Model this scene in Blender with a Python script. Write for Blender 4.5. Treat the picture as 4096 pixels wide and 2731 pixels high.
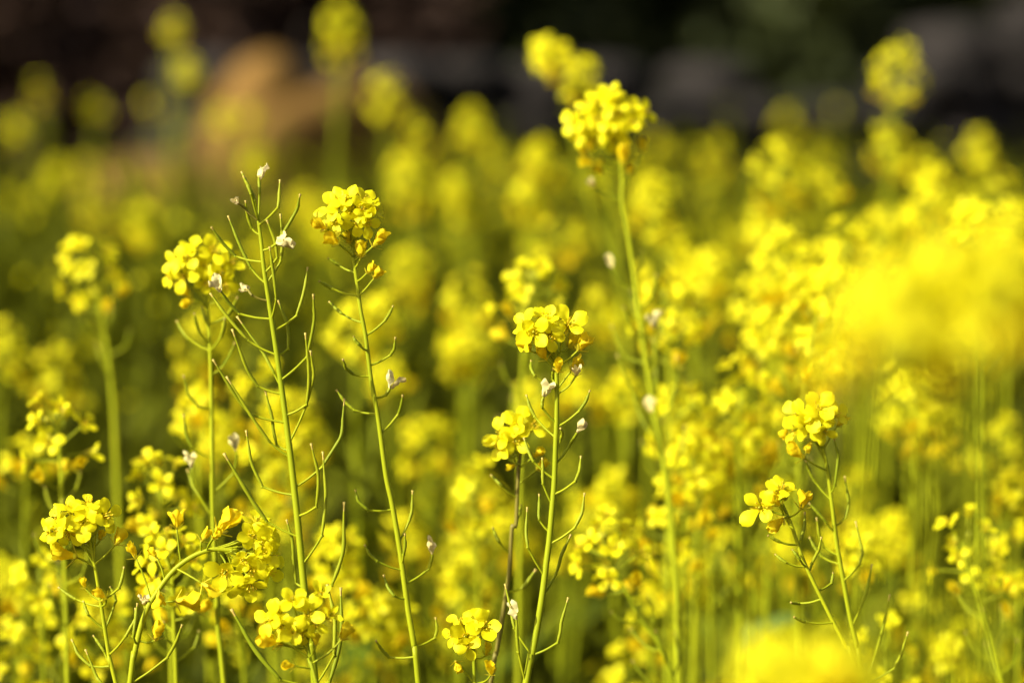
import bpy, math, random
import numpy as np
from mathutils import Vector, Matrix, Quaternion

for o in list(bpy.data.objects): bpy.data.objects.remove(o)
SC = bpy.context.scene
COL = SC.collection
R = math.radians

# ------------------------------------------------------------------ camera
CAM = Vector((0, 0, 1.0)); PITCH = R(5.4); LENS = 100.0; D0 = 1.42
cam_d = bpy.data.cameras.new('camera'); cam = bpy.data.objects.new('camera', cam_d); COL.objects.link(cam)
cam.location = CAM; cam.rotation_euler = (R(90) - PITCH, 0, 0)
cam_d.lens = LENS; cam_d.sensor_width = 36; cam_d.clip_start = 0.02; cam_d.clip_end = 500
cam_d.dof.use_dof = True; cam_d.dof.focus_distance = D0; cam_d.dof.aperture_fstop = 3.6; cam_d.dof.aperture_blades = 0
SC.camera = cam

# ------------------------------------------------------------------ sky, sun, exposure
SUN_AZ, SUN_EL = R(57), R(35)          # sun behind the camera, 57 degrees round to the left
S = Vector((-math.sin(SUN_AZ) * math.cos(SUN_EL), -math.cos(SUN_AZ) * math.cos(SUN_EL), math.sin(SUN_EL)))
W = bpy.data.worlds.new('World'); SC.world = W; W.use_nodes = True
wn = W.node_tree.nodes; wl = W.node_tree.links
bg = wn['Background']; sky = wn.new('ShaderNodeTexSky'); sky.sky_type = 'NISHITA'; sky.sun_disc = False
sky.sun_elevation = SUN_EL; sky.sun_rotation = math.atan2(S.x, S.y); sky.dust_density = 8.0
wl.new(sky.outputs[0], bg.inputs[0]); bg.inputs[1].default_value = 0.08
sl = bpy.data.lights.new('sun', 'SUN'); sl.energy = 5.0; sl.angle = R(0.5); sl.color = (1, 0.945, 0.78)
so = bpy.data.objects.new('sun', sl); COL.objects.link(so); so.rotation_euler = S.to_track_quat('Z', 'Y').to_euler(); so.location = (-4, -4, 6)
vs = SC.view_settings; vs.view_transform = 'Standard'; vs.look = 'None'; vs.gamma = 1; vs.use_curve_mapping = False
vs.exposure = 0.66
SC.render.engine = 'CYCLES'
SC.cycles.max_bounces = 8; SC.cycles.transmission_bounces = 6; SC.cycles.diffuse_bounces = 4

FWD = Vector((0, math.cos(PITCH), -math.sin(PITCH))); UP = Vector((0, math.sin(PITCH), math.cos(PITCH))); RT = Vector((1, 0, 0))
def P(px, py, d):
    """a photograph pixel (4096 wide) seen at depth d -> a point in the field"""
    k = 36.0 / LENS / 4096.0 * d
    return CAM + FWD * d + RT * ((px - 2048) * k) - UP * ((py - 1365.5) * k)
def camdir(v): return (RT * v[0] + UP * v[1] - FWD * v[2]).normalized()
def to_px(p):
    v = p - CAM; d = v.dot(FWD); k = 36.0 / LENS / 4096.0 * d
    return 2048 + v.dot(RT) / k, 1365.5 - v.dot(UP) / k, d

# ------------------------------------------------------------------ materials
def mat(name, c1, c2=None, rough=0.5, trans=None, tw=0.3, noise=40.0, bump=0.0, spec=0.3, rnd=0.5, c3=None, detail=3.0, bscale=None):
    m = bpy.data.materials.new(name); m.use_nodes = True
    n = m.node_tree.nodes; l = m.node_tree.links; n.clear()
    out = n.new('ShaderNodeOutputMaterial'); b = n.new('ShaderNodeBsdfPrincipled')
    b.inputs['Roughness'].default_value = rough; b.inputs['Specular IOR Level'].default_value = spec
    tc = n.new('ShaderNodeTexCoord'); nz = n.new('ShaderNodeTexNoise'); nz.inputs['Scale'].default_value = noise; nz.inputs['Detail'].default_value = detail
    l.new(tc.outputs['Object'], nz.inputs['Vector'])
    oi = n.new('ShaderNodeObjectInfo')
    mx = n.new('ShaderNodeMath'); mx.operation = 'MULTIPLY'; mx.inputs[1].default_value = rnd; l.new(oi.outputs['Random'], mx.inputs[0])
    ad = n.new('ShaderNodeMath'); ad.operation = 'MULTIPLY_ADD'; ad.inputs[1].default_value = 1 - rnd
    l.new(nz.outputs['Fac'], ad.inputs[0]); l.new(mx.outputs[0], ad.inputs[2])
    rp = n.new('ShaderNodeValToRGB'); l.new(ad.outputs[0], rp.inputs[0])
    c2 = c2 or c1
    rp.color_ramp.elements[0].position = 0.25; rp.color_ramp.elements[0].color = (*c1, 1)
    rp.color_ramp.elements[1].position = 0.75; rp.color_ramp.elements[1].color = (*c2, 1)
    if c3:
        e = rp.color_ramp.elements.new(0.9); e.color = (*c3, 1)
    l.new(rp.outputs[0], b.inputs['Base Color'])
    if bump:
        bp = n.new('ShaderNodeBump'); bp.inputs['Strength'].default_value = bump; bp.inputs['Distance'].default_value = 0.0002 if (bscale or 0) >= 300 or (bscale or 99) < 10 else 0.004
        n2 = n.new('ShaderNodeTexNoise'); n2.inputs['Scale'].default_value = bscale or noise * 4; l.new(tc.outputs['Object'], n2.inputs['Vector'])
        l.new(n2.outputs['Fac'], bp.inputs['Height']); l.new(bp.outputs[0], b.inputs['Normal'])
    if trans:
        t = n.new('ShaderNodeBsdfTranslucent'); t.inputs['Color'].default_value = (*trans, 1)
        ms = n.new('ShaderNodeMixShader'); ms.inputs[0].default_value = tw
        l.new(b.outputs[0], ms.inputs[1]); l.new(t.outputs[0], ms.inputs[2]); l.new(ms.outputs[0], out.inputs[0])
    else:
        l.new(b.outputs[0], out.inputs[0])
    return m
M = {}
M['petal'] = mat('petal_yellow', (0.86, 0.79, 0.006), (0.88, 0.85, 0.010), 0.55, (0.88, 0.84, 0.01), 0.40, noise=1.6, bump=0.25, bscale=9, spec=0.2, rnd=0.5)
M['wilt'] = mat('petal_amber', (0.85, 0.64, 0.008), (0.88, 0.78, 0.012), 0.6, (0.86, 0.70, 0.01), 0.42, noise=2.2, bump=0.5, bscale=8, spec=0.15, rnd=0.4)
M['dry'] = mat('petal_dried', (0.78, 0.66, 0.26), (0.84, 0.78, 0.36), 0.7, (0.7, 0.58, 0.34), 0.3, noise=2.5, bump=0.5, bscale=9, spec=0.1)
M['stamen'] = mat('stamen', (0.75, 0.50, 0.01), (0.80, 0.62, 0.02), 0.6, noise=3)
M['sepal'] = mat('sepal', (0.50, 0.46, 0.015), (0.66, 0.56, 0.02), 0.55, (0.5, 0.45, 0.01), 0.25, noise=3)
M['stem'] = mat('stem_green', (0.25, 0.30, 0.006), (0.35, 0.38, 0.008), 0.5, noise=30, bump=0.15, bscale=500, spec=0.15, rnd=0.4)
M['stem_brown'] = mat('stem_brown', (0.16, 0.13, 0.02), (0.26, 0.24, 0.02), 0.5, noise=30, spec=0.3, rnd=0.2)
M['pod'] = mat('pod_green', (0.19, 0.235, 0.006), (0.28, 0.31, 0.008), 0.5, noise=60, bump=0.2, bscale=400, spec=0.15, rnd=0.5)
M['tip'] = mat('pod_tip', (0.40, 0.30, 0.06), (0.50, 0.40, 0.08), 0.6)
M['bud'] = mat('bud_green', (0.30, 0.34, 0.02), (0.50, 0.48, 0.02), 0.5, noise=3)
M['leaf'] = mat('leaf_green', (0.055, 0.10, 0.008), (0.13, 0.17, 0.012), 0.45, (0.16, 0.20, 0.008), 0.25, noise=14, bump=0.3, bscale=60, spec=0.1, rnd=0.6)
M['weed'] = mat('weed_leaf', (0.03, 0.08, 0.025), (0.06, 0.13, 0.03), 0.4, (0.1, 0.2, 0.02), 0.2, noise=14, bump=0.3, bscale=60)
M['grass'] = mat('grass_blade', (0.026, 0.036, 0.002), (0.065, 0.07, 0.003), 0.6, (0.08, 0.09, 0.003), 0.2, noise=3, spec=0.06)
M['shoot'] = mat('shoot_green', (0.050, 0.072, 0.003), (0.108, 0.122, 0.004), 0.6, (0.09, 0.10, 0.002), 0.2, noise=3, spec=0.06)
M['soil'] = mat('soil', (0.05, 0.035, 0.02), (0.11, 0.08, 0.045), 0.95, noise=9, bump=0.9, bscale=60, spec=0.1, rnd=0.0, detail=8)
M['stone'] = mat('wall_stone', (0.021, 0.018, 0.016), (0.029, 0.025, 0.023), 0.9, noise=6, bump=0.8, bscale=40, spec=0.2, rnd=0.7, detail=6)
M['tan'] = mat('tan_rock', (0.12, 0.068, 0.018), (0.19, 0.108, 0.028), 0.9, noise=5, bump=0.8, bscale=30, spec=0.1, rnd=0.0, detail=6)
M['hedge'] = mat('hedge_leaf', (0.035, 0.046, 0.014), (0.065, 0.078, 0.022), 0.6, (0.05, 0.06, 0.01), 0.2, noise=2, rnd=0.1, spec=0.2)
M['brownleaf'] = mat('brown_leaf', (0.030, 0.018, 0.015), (0.065, 0.038, 0.024), 0.7, (0.04, 0.02, 0.01), 0.15, noise=2, rnd=0.1, spec=0.1)
M['bark'] = mat('bark', (0.03, 0.02, 0.015), (0.07, 0.05, 0.035), 0.9, noise=12, bump=0.8)

# ------------------------------------------------------------------ mesh tools
class MB:
    def __init__(s): s.v = []; s.f = []; s.m = []
    def add(s, v, f, mi=0):
        k = len(s.v); s.v.extend(v); s.f.extend([tuple(i + k for i in q) for q in f]); s.m.extend([mi] * len(f))
    def mesh(s, name, mats, smooth=True):
        me = bpy.data.meshes.new(name); me.from_pydata([tuple(x) for x in s.v], [], s.f)
        for m in mats: me.materials.append(M[m])
        if len(mats) > 1: me.polygons.foreach_set('material_index', s.m)
        if smooth: me.polygons.foreach_set('use_smooth', [True] * len(s.f))
        me.update(); return me
def link(name, data, parent=None, mtx=None):
    o = bpy.data.objects.new(name, data); COL.objects.link(o)
    if parent: o.parent = parent
    if mtx is not None: o.matrix_basis = mtx
    return o
def tag(o, label, cat, group=None, kind=None):
    if label: o['label'] = label
    if cat: o['category'] = cat
    if group: o['group'] = group
    if kind: o['kind'] = kind
def frame(pos, z, spin=0.0, s=1.0):
    q = Vector(z).normalized().to_track_quat('Z', 'Y')
    return Matrix.Translation(pos) @ q.to_matrix().to_4x4() @ Matrix.Rotation(spin, 4, 'Z') @ Matrix.Scale(s, 4)
def catmull(pts, n):
    """n segments between each two control points"""
    p = [np.array(q, float) for q in pts]
    p = [2 * p[0] - p[1]] + p + [2 * p[-1] - p[-2]]
    out = []
    for i in range(1, len(p) - 2):
        for j in range(n):
            t = j / n; a, b, c, d = p[i - 1], p[i], p[i + 1], p[i + 2]
            out.append(0.5 * ((2 * b) + (c - a) * t + (2 * a - 5 * b + 4 * c - d) * t * t + (3 * b - a - 3 * c + d) * t ** 3))
    out.append(p[-2]); return out
def tube(mb, pts, rad, n=6, mi=0, cap=True):
    pts = [np.array(p, float) for p in pts]; N = len(pts)
    if not hasattr(rad, '__len__'): rad = [rad] * N
    T = [pts[min(i + 1, N - 1)] - pts[max(i - 1, 0)] for i in range(N)]
    T = [t / (np.linalg.norm(t) + 1e-12) for t in T]
    a = np.cross(T[0], (0.31, 0.92, 0.21)); a /= np.linalg.norm(a)
    v = []
    for i in range(N):
        a = a - T[i] * a.dot(T[i]); a /= np.linalg.norm(a) + 1e-12; b = np.cross(T[i], a)
        for k in range(n):
            w = 2 * math.pi * k / n; v.append(pts[i] + (a * math.cos(w) + b * math.sin(w)) * rad[i])
    f = [(i * n + k, i * n + (k + 1) % n, (i + 1) * n + (k + 1) % n, (i + 1) * n + k) for i in range(N - 1) for k in range(n)]
    if cap: f += [tuple(range(n))[::-1], tuple(range((N - 1) * n, N * n))]
    mb.add(v, f, mi)

# ------------------------------------------------------------------ flower pieces (unit = flower radius)
def petal_geo(elev=0.15, width=0.40, crumple=0.03, curl=0.25, seed=0, nu=5, nl=6, claw=0.36, cup=0.10):
    rg = random.Random(seed); rows = []
    prof = []
    for t in (0.0, 0.5, 1.0): prof.append((0.05 + 0.10 * t, claw * t, 0.035 + 0.05 * t))
    r0, z0 = 0.15, claw; ds = 0.88 / nl; r, z = r0, z0
    for i in range(1, nl + 1):
        s = i / nl; e = elev - curl * s + (0.5 * (1 - s) * (1 - elev))
        r += math.cos(e) * ds; z += math.sin(e) * ds
        if s > .55: w = width * math.sqrt(max(0, 1 - ((s - .55) / .465) ** 2))
        else: q = s / .55; w = 0.085 + (width - 0.085) * (q * q * (3 - 2 * q)) ** 0.8
        prof.append((r, z, w))
    skew = rg.uniform(-.05, .05); ph = rg.uniform(0, 6.28)
    v = []
    for i, (r, z, w) in enumerate(prof):
        for k in range(nu):
            u = -1 + 2 * k / (nu - 1)
            cz = -cup * u * u * min(1, w / 0.3) + crumple * math.sin(3.1 * u + 1.3 * i + ph) * min(1, w / .2)
            cr = crumple * 0.8 * math.sin(2.3 * u - 1.1 * i + 2 * ph) * min(1, w / .2)
            notch = -0.06 * (1 - abs(u)) if i == len(prof) - 1 and seed % 3 == 0 else 0
            sn, cs = math.sin(elev), math.cos(elev)
            v.append((r + (cr - cz * sn) + notch, u * w + skew * r, z + cz * cs))
    f = [(i * nu + k, i * nu + k + 1, (i + 1) * nu + k + 1, (i + 1) * nu + k) for i in range(len(prof) - 1) for k in range(nu - 1)]
    return v, f
def rotz(v, a):
    c, s = math.cos(a), math.sin(a); return [(x * c - y * s, x * s + y * c, z) for x, y, z in v]
def sepal_geo(spread=0.6, L=0.55):
    v = []; f = []
    for i, t in enumerate((0, .35, .7, 1.0)):
        w = (0.05, 0.10, 0.09, 0.02)[i]; r = 0.04 + L * t * math.sin(spread); z = L * t * math.cos(spread)
        v += [(r, -w, z), (r + .02, 0, z - .03), (r, w, z)]
    for i in range(3):
        for k in range(2): f.append((i * 3 + k, i * 3 + k + 1, i * 3 + k + 4, i * 3 + k + 3))
    return v, f
def stamens_geo(mb, seed, mi_f=0, mi_p=0):
    rg = random.Random(seed)
    for k in range(6):
        a = k * math.pi / 3 + .3; h = .62 if k % 3 else .5; sp = rg.uniform(.10, .22)
        p = [(0.05 * math.cos(a), 0.05 * math.sin(a), 0.05), (sp * .7 * math.cos(a), sp * .7 * math.sin(a), h * .6), (sp * math.cos(a), sp * math.sin(a), h), (sp * 1.05 * math.cos(a), sp * 1.05 * math.sin(a), h + .06), (sp * 1.1 * math.cos(a), sp * 1.1 * math.sin(a), h + .14)]
        tube(mb, p, [.018, .018, .018, .045, .02], 4, mi_f)
    tube(mb, [(0, 0, 0), (0, 0, .35), (0, 0, .62), (0, 0, .66)], [.05, .05, .04, .055], 5, mi_p)
PETALS = []
for i in range(10):
    rg = random.Random(i + 5); mb = MB(); v, f = petal_geo(rg.uniform(-.05, .5), rg.uniform(.27, .38), rg.uniform(.01, .045), rg.uniform(-.05, .35), i, cup=rg.uniform(-.06, .14))
    mb.add(v, f); PETALS.append(mb.mesh('petal', ['petal']))
NARROW = []
for i in range(5):
    rg = random.Random(i + 50); mb = MB(); v, f = petal_geo(rg.uniform(.5, 1.0), rg.uniform(.2, .28), .04, .3, i, cup=-.1)
    mb.add(v, f); NARROW.append(mb.mesh('petal', ['petal']))
WILTS = []; DRYS = []
for i in range(8):
    rg = random.Random(i + 90); mb = MB(); v, f = petal_geo(rg.uniform(1.3, 1.55), rg.uniform(.28, .42), rg.uniform(.03, .08), rg.uniform(-.3, .2), i, cup=-.22, claw=.22)
    mb.add(v, f); WILTS.append(mb.mesh('wilted_petal', ['wilt']))
    mb = MB(); v, f = petal_geo(rg.uniform(1.2, 1.5), rg.uniform(.18, .3), .11, rg.uniform(-.3, .3), i, cup=-.2, claw=.15)
    mb.add(v, f); DRYS.append(mb.mesh('dried_petal', ['dry']))
CALYX = []
for sp in (.35, .7, 1.0):
    mb = MB()
    for k in range(4):
        v, f = sepal_geo(sp + .1 * (k % 2)); mb.add(rotz(v, k * math.pi / 2 + math.pi / 4), f)
    tube(mb, [(0, 0, -.06), (0, 0, 0), (0, 0, .08)], [.06, .09, .07], 6); CALYX.append(mb.mesh('calyx', ['sepal']))
STAMENS = []
for i in range(3):
    mb = MB(); stamens_geo(mb, i, 0, 1); STAMENS.append(mb.mesh('stamens', ['stamen', 'bud']))
mb = MB(); tube(mb, [(0, 0, 0), (0, 0, .1), (0, 0, .35), (0, 0, .6), (0, 0, .8), (0, 0, .9)], [.05, .16, .22, .19, .1, .02], 7); BUD = mb.mesh('bud', ['bud'])
# whole flowers for plants too blurred to tell petals apart
FLOWERS = []; WFLOWERS = []
def whole_flower(seed, nu=4, nl=4):
    rg = random.Random(seed); mb = MB()
    for k in range(4):
        v, f = petal_geo(rg.uniform(-.05, .5), rg.uniform(.29, .40), .03, rg.uniform(0, .4), seed + k, nu, nl)
        mb.add(rotz(v, k * math.pi / 2 + rg.uniform(-.15, .15)), f, 0)
    for k in range(4):
        v, f = sepal_geo(.8); mb.add(rotz(v, k * math.pi / 2 + .78), f, 1)
    for k in range(3):
        a = k * 2.1; tube(mb, [(0, 0, .05), (.1 * math.cos(a), .1 * math.sin(a), .5), (.12 * math.cos(a), .12 * math.sin(a), .62)], [.03, .03, .05], 3, 2)
    return mb
for i in range(6): FLOWERS.append(whole_flower(i * 7 + 1).mesh('flower', ['petal', 'sepal', 'stamen']))
for i in range(4):
    rg = random.Random(i + 300); mb = MB()
    for k in range(4):
        v, f = petal_geo(rg.uniform(1.2, 1.55), rg.uniform(.28, .4), .06, 0, i + k, 4, 4, cup=-.2, claw=.25); mb.add(rotz(v, k * 1.57 + rg.uniform(-.3, .3)), f, 0)
    for k in range(3):
        v, f = sepal_geo(1.3); mb.add(rotz(v, k * 2.1), f, 1)
    WFLOWERS.append(mb.mesh('wilted_flower', ['wilt', 'sepal']))
# pods for blurred plants, length 1 along Z from the stem
PODS = []
for i in range(5):
    rg = random.Random(i); mb = MB(); b = rg.uniform(.05, .16)
    pts = catmull([(0, 0, 0), (.02, 0, .3), (b * .6, 0, .45), (b, 0, .75), (b * .9, 0, 1.0)], 3)
    rr = np.interp(np.linspace(0, 1, len(pts)), [0, .33, .38, .45, .8, .86, .97, 1], [.013, .014, .022, .026, .025, .015, .013, .018])
    tube(mb, pts, list(rr), 5); PODS.append(mb.mesh('pod', ['pod']))
# leaves
LEAVES = []
def leaf_geo(seed, wid=.16, L=1.0, n=8):
    rg = random.Random(seed); v = []; f = []; ph = rg.uniform(0, 6)
    for i in range(n + 1):
        t = i / n; w = wid * (math.sin(math.pi * min(1, t ** .8)) ** .8 + .04) * (1 + .18 * math.sin(9 * t + ph)); x = L * t; z = L * (.55 * t - .55 * t * t * rg.uniform(.9, 1.1))
        v += [(x, -w, z + .12 * w), (x, 0, z - .25 * w), (x, w, z + .12 * w)]
    for i in range(n):
        for k in range(2): f.append((i * 3 + k, i * 3 + k + 1, i * 3 + k + 4, i * 3 + k + 3))
    return v, f
for i in range(4):
    mb = MB(); v, f = leaf_geo(i, (.13, .18, .24, .10)[i]); mb.add(v, f); tube(mb, [(0, 0, -.0), (.15, 0, .05)], .012, 4); LEAVES.append(mb.mesh('leaf', ['leaf']))

# ------------------------------------------------------------------ plants
GA = 2.399963
def stem_curve(top_pts, rng):
    """top_pts world points from the tip down; goes on to the ground"""
    last = Vector(top_pts[-1]); prev = Vector(top_pts[-2]); s = (last - prev); s = s / max(1e-6, abs(s.z))
    sx, sy = max(-.35, min(.35, s.x)), max(-.25, min(.25, s.y)); pts = [Vector(p) for p in top_pts]
    z = last.z; x, y = last.x, last.y; n = 4
    for i in range(1, n + 1):
        q = i / n; k = (1 - q * .7); x += sx * z / n * k; y += sy * z / n * k
        pts.append(Vector((x, y, z * (1 - q) - (0.012 if i == n else 0))))
    return pts
class Stem:
    def __init__(s, ctrl, sub=5):
        s.p = catmull(ctrl, sub); s.p = [np.array(q) for q in s.p]
        d = [0]
        for a, b in zip(s.p, s.p[1:]): d.append(d[-1] + np.linalg.norm(b - a))
        s.d = np.array(d); s.A = np.array(s.p); s.L = d[-1]
    def at(s, t): return Vector([np.interp(t, s.d, s.A[:, k]) for k in range(3)])
    def tan(s, t): return (s.at(max(0, t - .004)) - s.at(t + .004)).normalized()      # towards the tip
    def nearest(s, p):
        return float(s.d[int(np.argmin(np.linalg.norm(s.A - np.array(p), axis=1)))])
    def radii(s, r0, r1): return [.82 * (r0 + (r1 - r0) * min(1, x / .45) ** .6) for x in s.d]
def polar(ax, th, az):
    a = ax.orthogonal().normalized(); b = ax.cross(a)
    return (ax * math.cos(th) + (a * math.cos(az) + b * math.sin(az)) * math.sin(th)).normalized()
def pedicel_pts(a, b, n):
    a, b = Vector(a), Vector(b); L = (b - a).length
    return catmull([a, a.lerp(b, .5) + (a.lerp(b, .5) - (b - n * L * .5)) * -.25, b], 4)
def raceme(st, rng, n_open, n_wilt, n_pod, t0=0.0, Rf=.0084, full=1.0):
    ops, wl_, pd = [], [], []
    az = rng.uniform(0, 6.28)
    for i in range(n_open):
        az += GA; q = (i + .6) / n_open; th = R(14 + 88 * q ** .8) + rng.uniform(-.15, .15); t = t0 + .002 + .017 * q * full
        a = st.at(t); ax = (st.tan(t) + Vector((0, 0, .4))).normalized(); L = rng.uniform(.0115, .0175) * full
        c = a + polar(ax, th * .92, az) * L; n = polar(ax, min(th, R(100)), az)
        ops.append((a, c, (n + Vector((-.10, -.30, 0.05))).normalized(), Rf * rng.uniform(.88, 1.12)))
    t = t0 + .020 * full
    for i in range(n_wilt):
        az += GA; t += rng.uniform(.003, .006); ax = st.tan(t); th = R(rng.uniform(55, 80))
        a = st.at(t); d = polar(ax, th, az); b = a + d * rng.uniform(.011, .015); wl_.append((a, b, (d + ax * rng.uniform(.2, 1.0)).normalized(), rng.uniform(.0085, .011)))
    for i in range(n_pod):
        az += GA; t += rng.uniform(.006, .012)
        if t > st.L * .8: break
        ax = st.tan(t); g = min(1, .35 + i * .07); th = R(rng.uniform(48, 72)); d = polar(ax, th, az); a = st.at(t)
        j = a + d * rng.uniform(.010, .014); e = j + (d * .5 + ax * rng.uniform(.7, 1.4)).normalized() * (.026 * g * rng.uniform(.8, 1.15))
        pd.append((a, None, j, e, 0))
    return ops, wl_, pd
def add_flower_full(root, base, st_unused, a, c, n, Rf, rng, narrow=False):
    b = c - n * (.42 * Rf); Mw = frame(b, n, rng.uniform(0, 6.28), Rf)
    o = link('flower', CALYX[rng.randrange(3)], root, Matrix.Translation(-base) @ Mw)
    for k in range(4):
        me = rng.choice(NARROW if narrow else PETALS)
        link('petal', me, o, Matrix.Rotation(k * math.pi / 2 + rng.uniform(-.22, .22), 4, 'Z') @ Matrix.Rotation(rng.uniform(-.34, .16), 4, 'Y') @ Matrix.Scale(rng.uniform(.9, 1.1), 4))
    link('stamens', rng.choice(STAMENS), o)
    mb = MB(); iv = Mw.inverted(); pts = [iv @ Vector(p) for p in pedicel_pts(a, b, n)]
    tube(mb, pts, [.0005 / Rf] * (len(pts) - 1) + [.00065 / Rf], 5); link('pedicel', mb.mesh('pedicel', ['stem']), o)
def add_wilt_full(root, base, a, b, d, Lw, rng, dry=False):
    Mw = frame(b, d, rng.uniform(0, 6.28), Lw)
    o = link('wilted_flower', CALYX[2], root, Matrix.Translation(-base) @ Mw)
    for k in range(4):
        link('petal', rng.choice(DRYS if dry else WILTS), o, Matrix.Rotation(k * math.pi / 2 + rng.uniform(-.4, .4), 4, 'Z') @ Matrix.Rotation(rng.uniform(-.12, .16), 4, 'Y') @ Matrix.Scale(rng.uniform(.8, 1.1), 4))
    mb = MB(); iv = Mw.inverted(); pts = [iv @ Vector(p) for p in pedicel_pts(a, b, d)]
    tube(mb, pts, .0005 / Lw, 5); link('pedicel', mb.mesh('pedicel', ['stem']), o)
def add_pod_full(root, base, a, m, j, e, flag, rng, r=.00085):
    """flag 0 plain, 1 white dried petal on the tip, 2 dried petals at the joint, 3 shrivelled brown"""
    a, j, e = Vector(a), Vector(j), Vector(e)
    if m is None: m = j.lerp(e, .5) + (j - a).normalized() * (e - j).length * .07
    m = Vector(m)
    L = (e - j).length; pts = catmull([j - a, j.lerp(m, .5) - a + (j - a).normalized() * L * .02, m - a, m.lerp(e, .5) - a, e - a], 5)
    N = len(pts); ph = rng.uniform(0, 6); rr = []
    for i in range(N):
        q = i / (N - 1); b = np.interp(q, [0, .04, .12, .6, .70, .76, .95, .97, 1], [.75, .72, 1, 1.0, .9, .62, .52, .8, .8])
        if .1 < q < .7: b *= 1 + .09 * math.sin(q * L * 2600 + ph)
        rr.append(r * b * (.75 if flag == 3 else 1))
    mb = MB(); tube(mb, pts, rr, 7, 0)
    for q in range(len(mb.f)):
        if q // 7 >= N - 3 or q == len(mb.f) - 1: mb.m[q] = 1
    o = link('pod', mb.mesh('pod', ['stem_brown' if flag == 3 else 'pod', 'tip']), root, Matrix.Translation(a - base))
    mb = MB(); pp = catmull([(0, 0, 0), (j - a) * .5 + Vector((0, 0, -.0006)), j - a], 4)
    tube(mb, pp + [np.array(pp[-1]) + np.array((pp[-1] - pp[-2])) * .3], [.0009] + [.00058] * (len(pp) - 2) + [.0007, .0011], 6)
    link('pedicel', mb.mesh('pedicel', ['stem_brown' if flag == 3 else 'stem']), o)
    if flag in (1, 3):
        d = (Vector(pts[-1]) - Vector(pts[-4])).normalized()
        for k in range(2 if flag == 1 else 3):
            link('dried_petal', rng.choice(DRYS), o, frame(e - a - d * .002, (d + Vector((rng.uniform(-.2, .2), rng.uniform(-.2, .2), 0))), rng.uniform(0, 6), rng.uniform(.008, .0105) * (.6 if flag == 3 else 1)))
    if flag == 2:
        for k in range(4):
            link('dried_petal', rng.choice(DRYS), o, frame(j - a, ((e - j).normalized() + Vector((rng.uniform(.0, .9), -.3, rng.uniform(-.9, .1)))), rng.uniform(0, 6), rng.uniform(.009, .013)))
NPLANT = [0]; NEAR = []
SHORT = {1: 'bare pod stalk', 2: 'slender stalk beside pods', 3: 'upright stalk with amber buds', 4: 'low head under the pod stalk', 5: 'flat-crowned stalk', 6: 'arched stem', 7: 'loose-headed stalk', 8: 'pale flowering stalk', 9: 'small leaning stalk', 10: 'brownish stem', 11: 'short four-flowered plant',
         21: 'tall round-headed stalk', 22: 'compact-headed stalk', 23: 'short broad-petalled stalk', 27: 'small bright head', 28: 'stalk over the pale stalk', 29: 'bright-headed stalk', 30: 'tilted-headed plant'}
def near_label(px, py):
    best = min(((((x - px) ** 2 + (y - py) ** 2), q, sh) for sh, pts in NEAR for q, x, y in pts))
    return '%s of the %s' % ('head' if best[1] < .12 else 'upper stem' if best[1] < .45 else 'middle' if best[1] < .75 else 'foot', best[2])
def leaves_on(root, base, st, rng, n, zmax=.55, zmin=.08):
    for k in range(n):
        t = rng.uniform(max(0.01, st.L - zmax), st.L - zmin)
        if st.at(t).z > zmax: continue
        link('leaf', rng.choice(LEAVES), root, Matrix.Translation(st.at(t) - base) @ Matrix.Rotation(rng.uniform(0, 6.28), 4, 'Z') @ Matrix.Rotation(R(rng.uniform(-45, 5)), 4, 'Y') @ Matrix.Scale(rng.uniform(.06, .14), 4))
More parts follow.
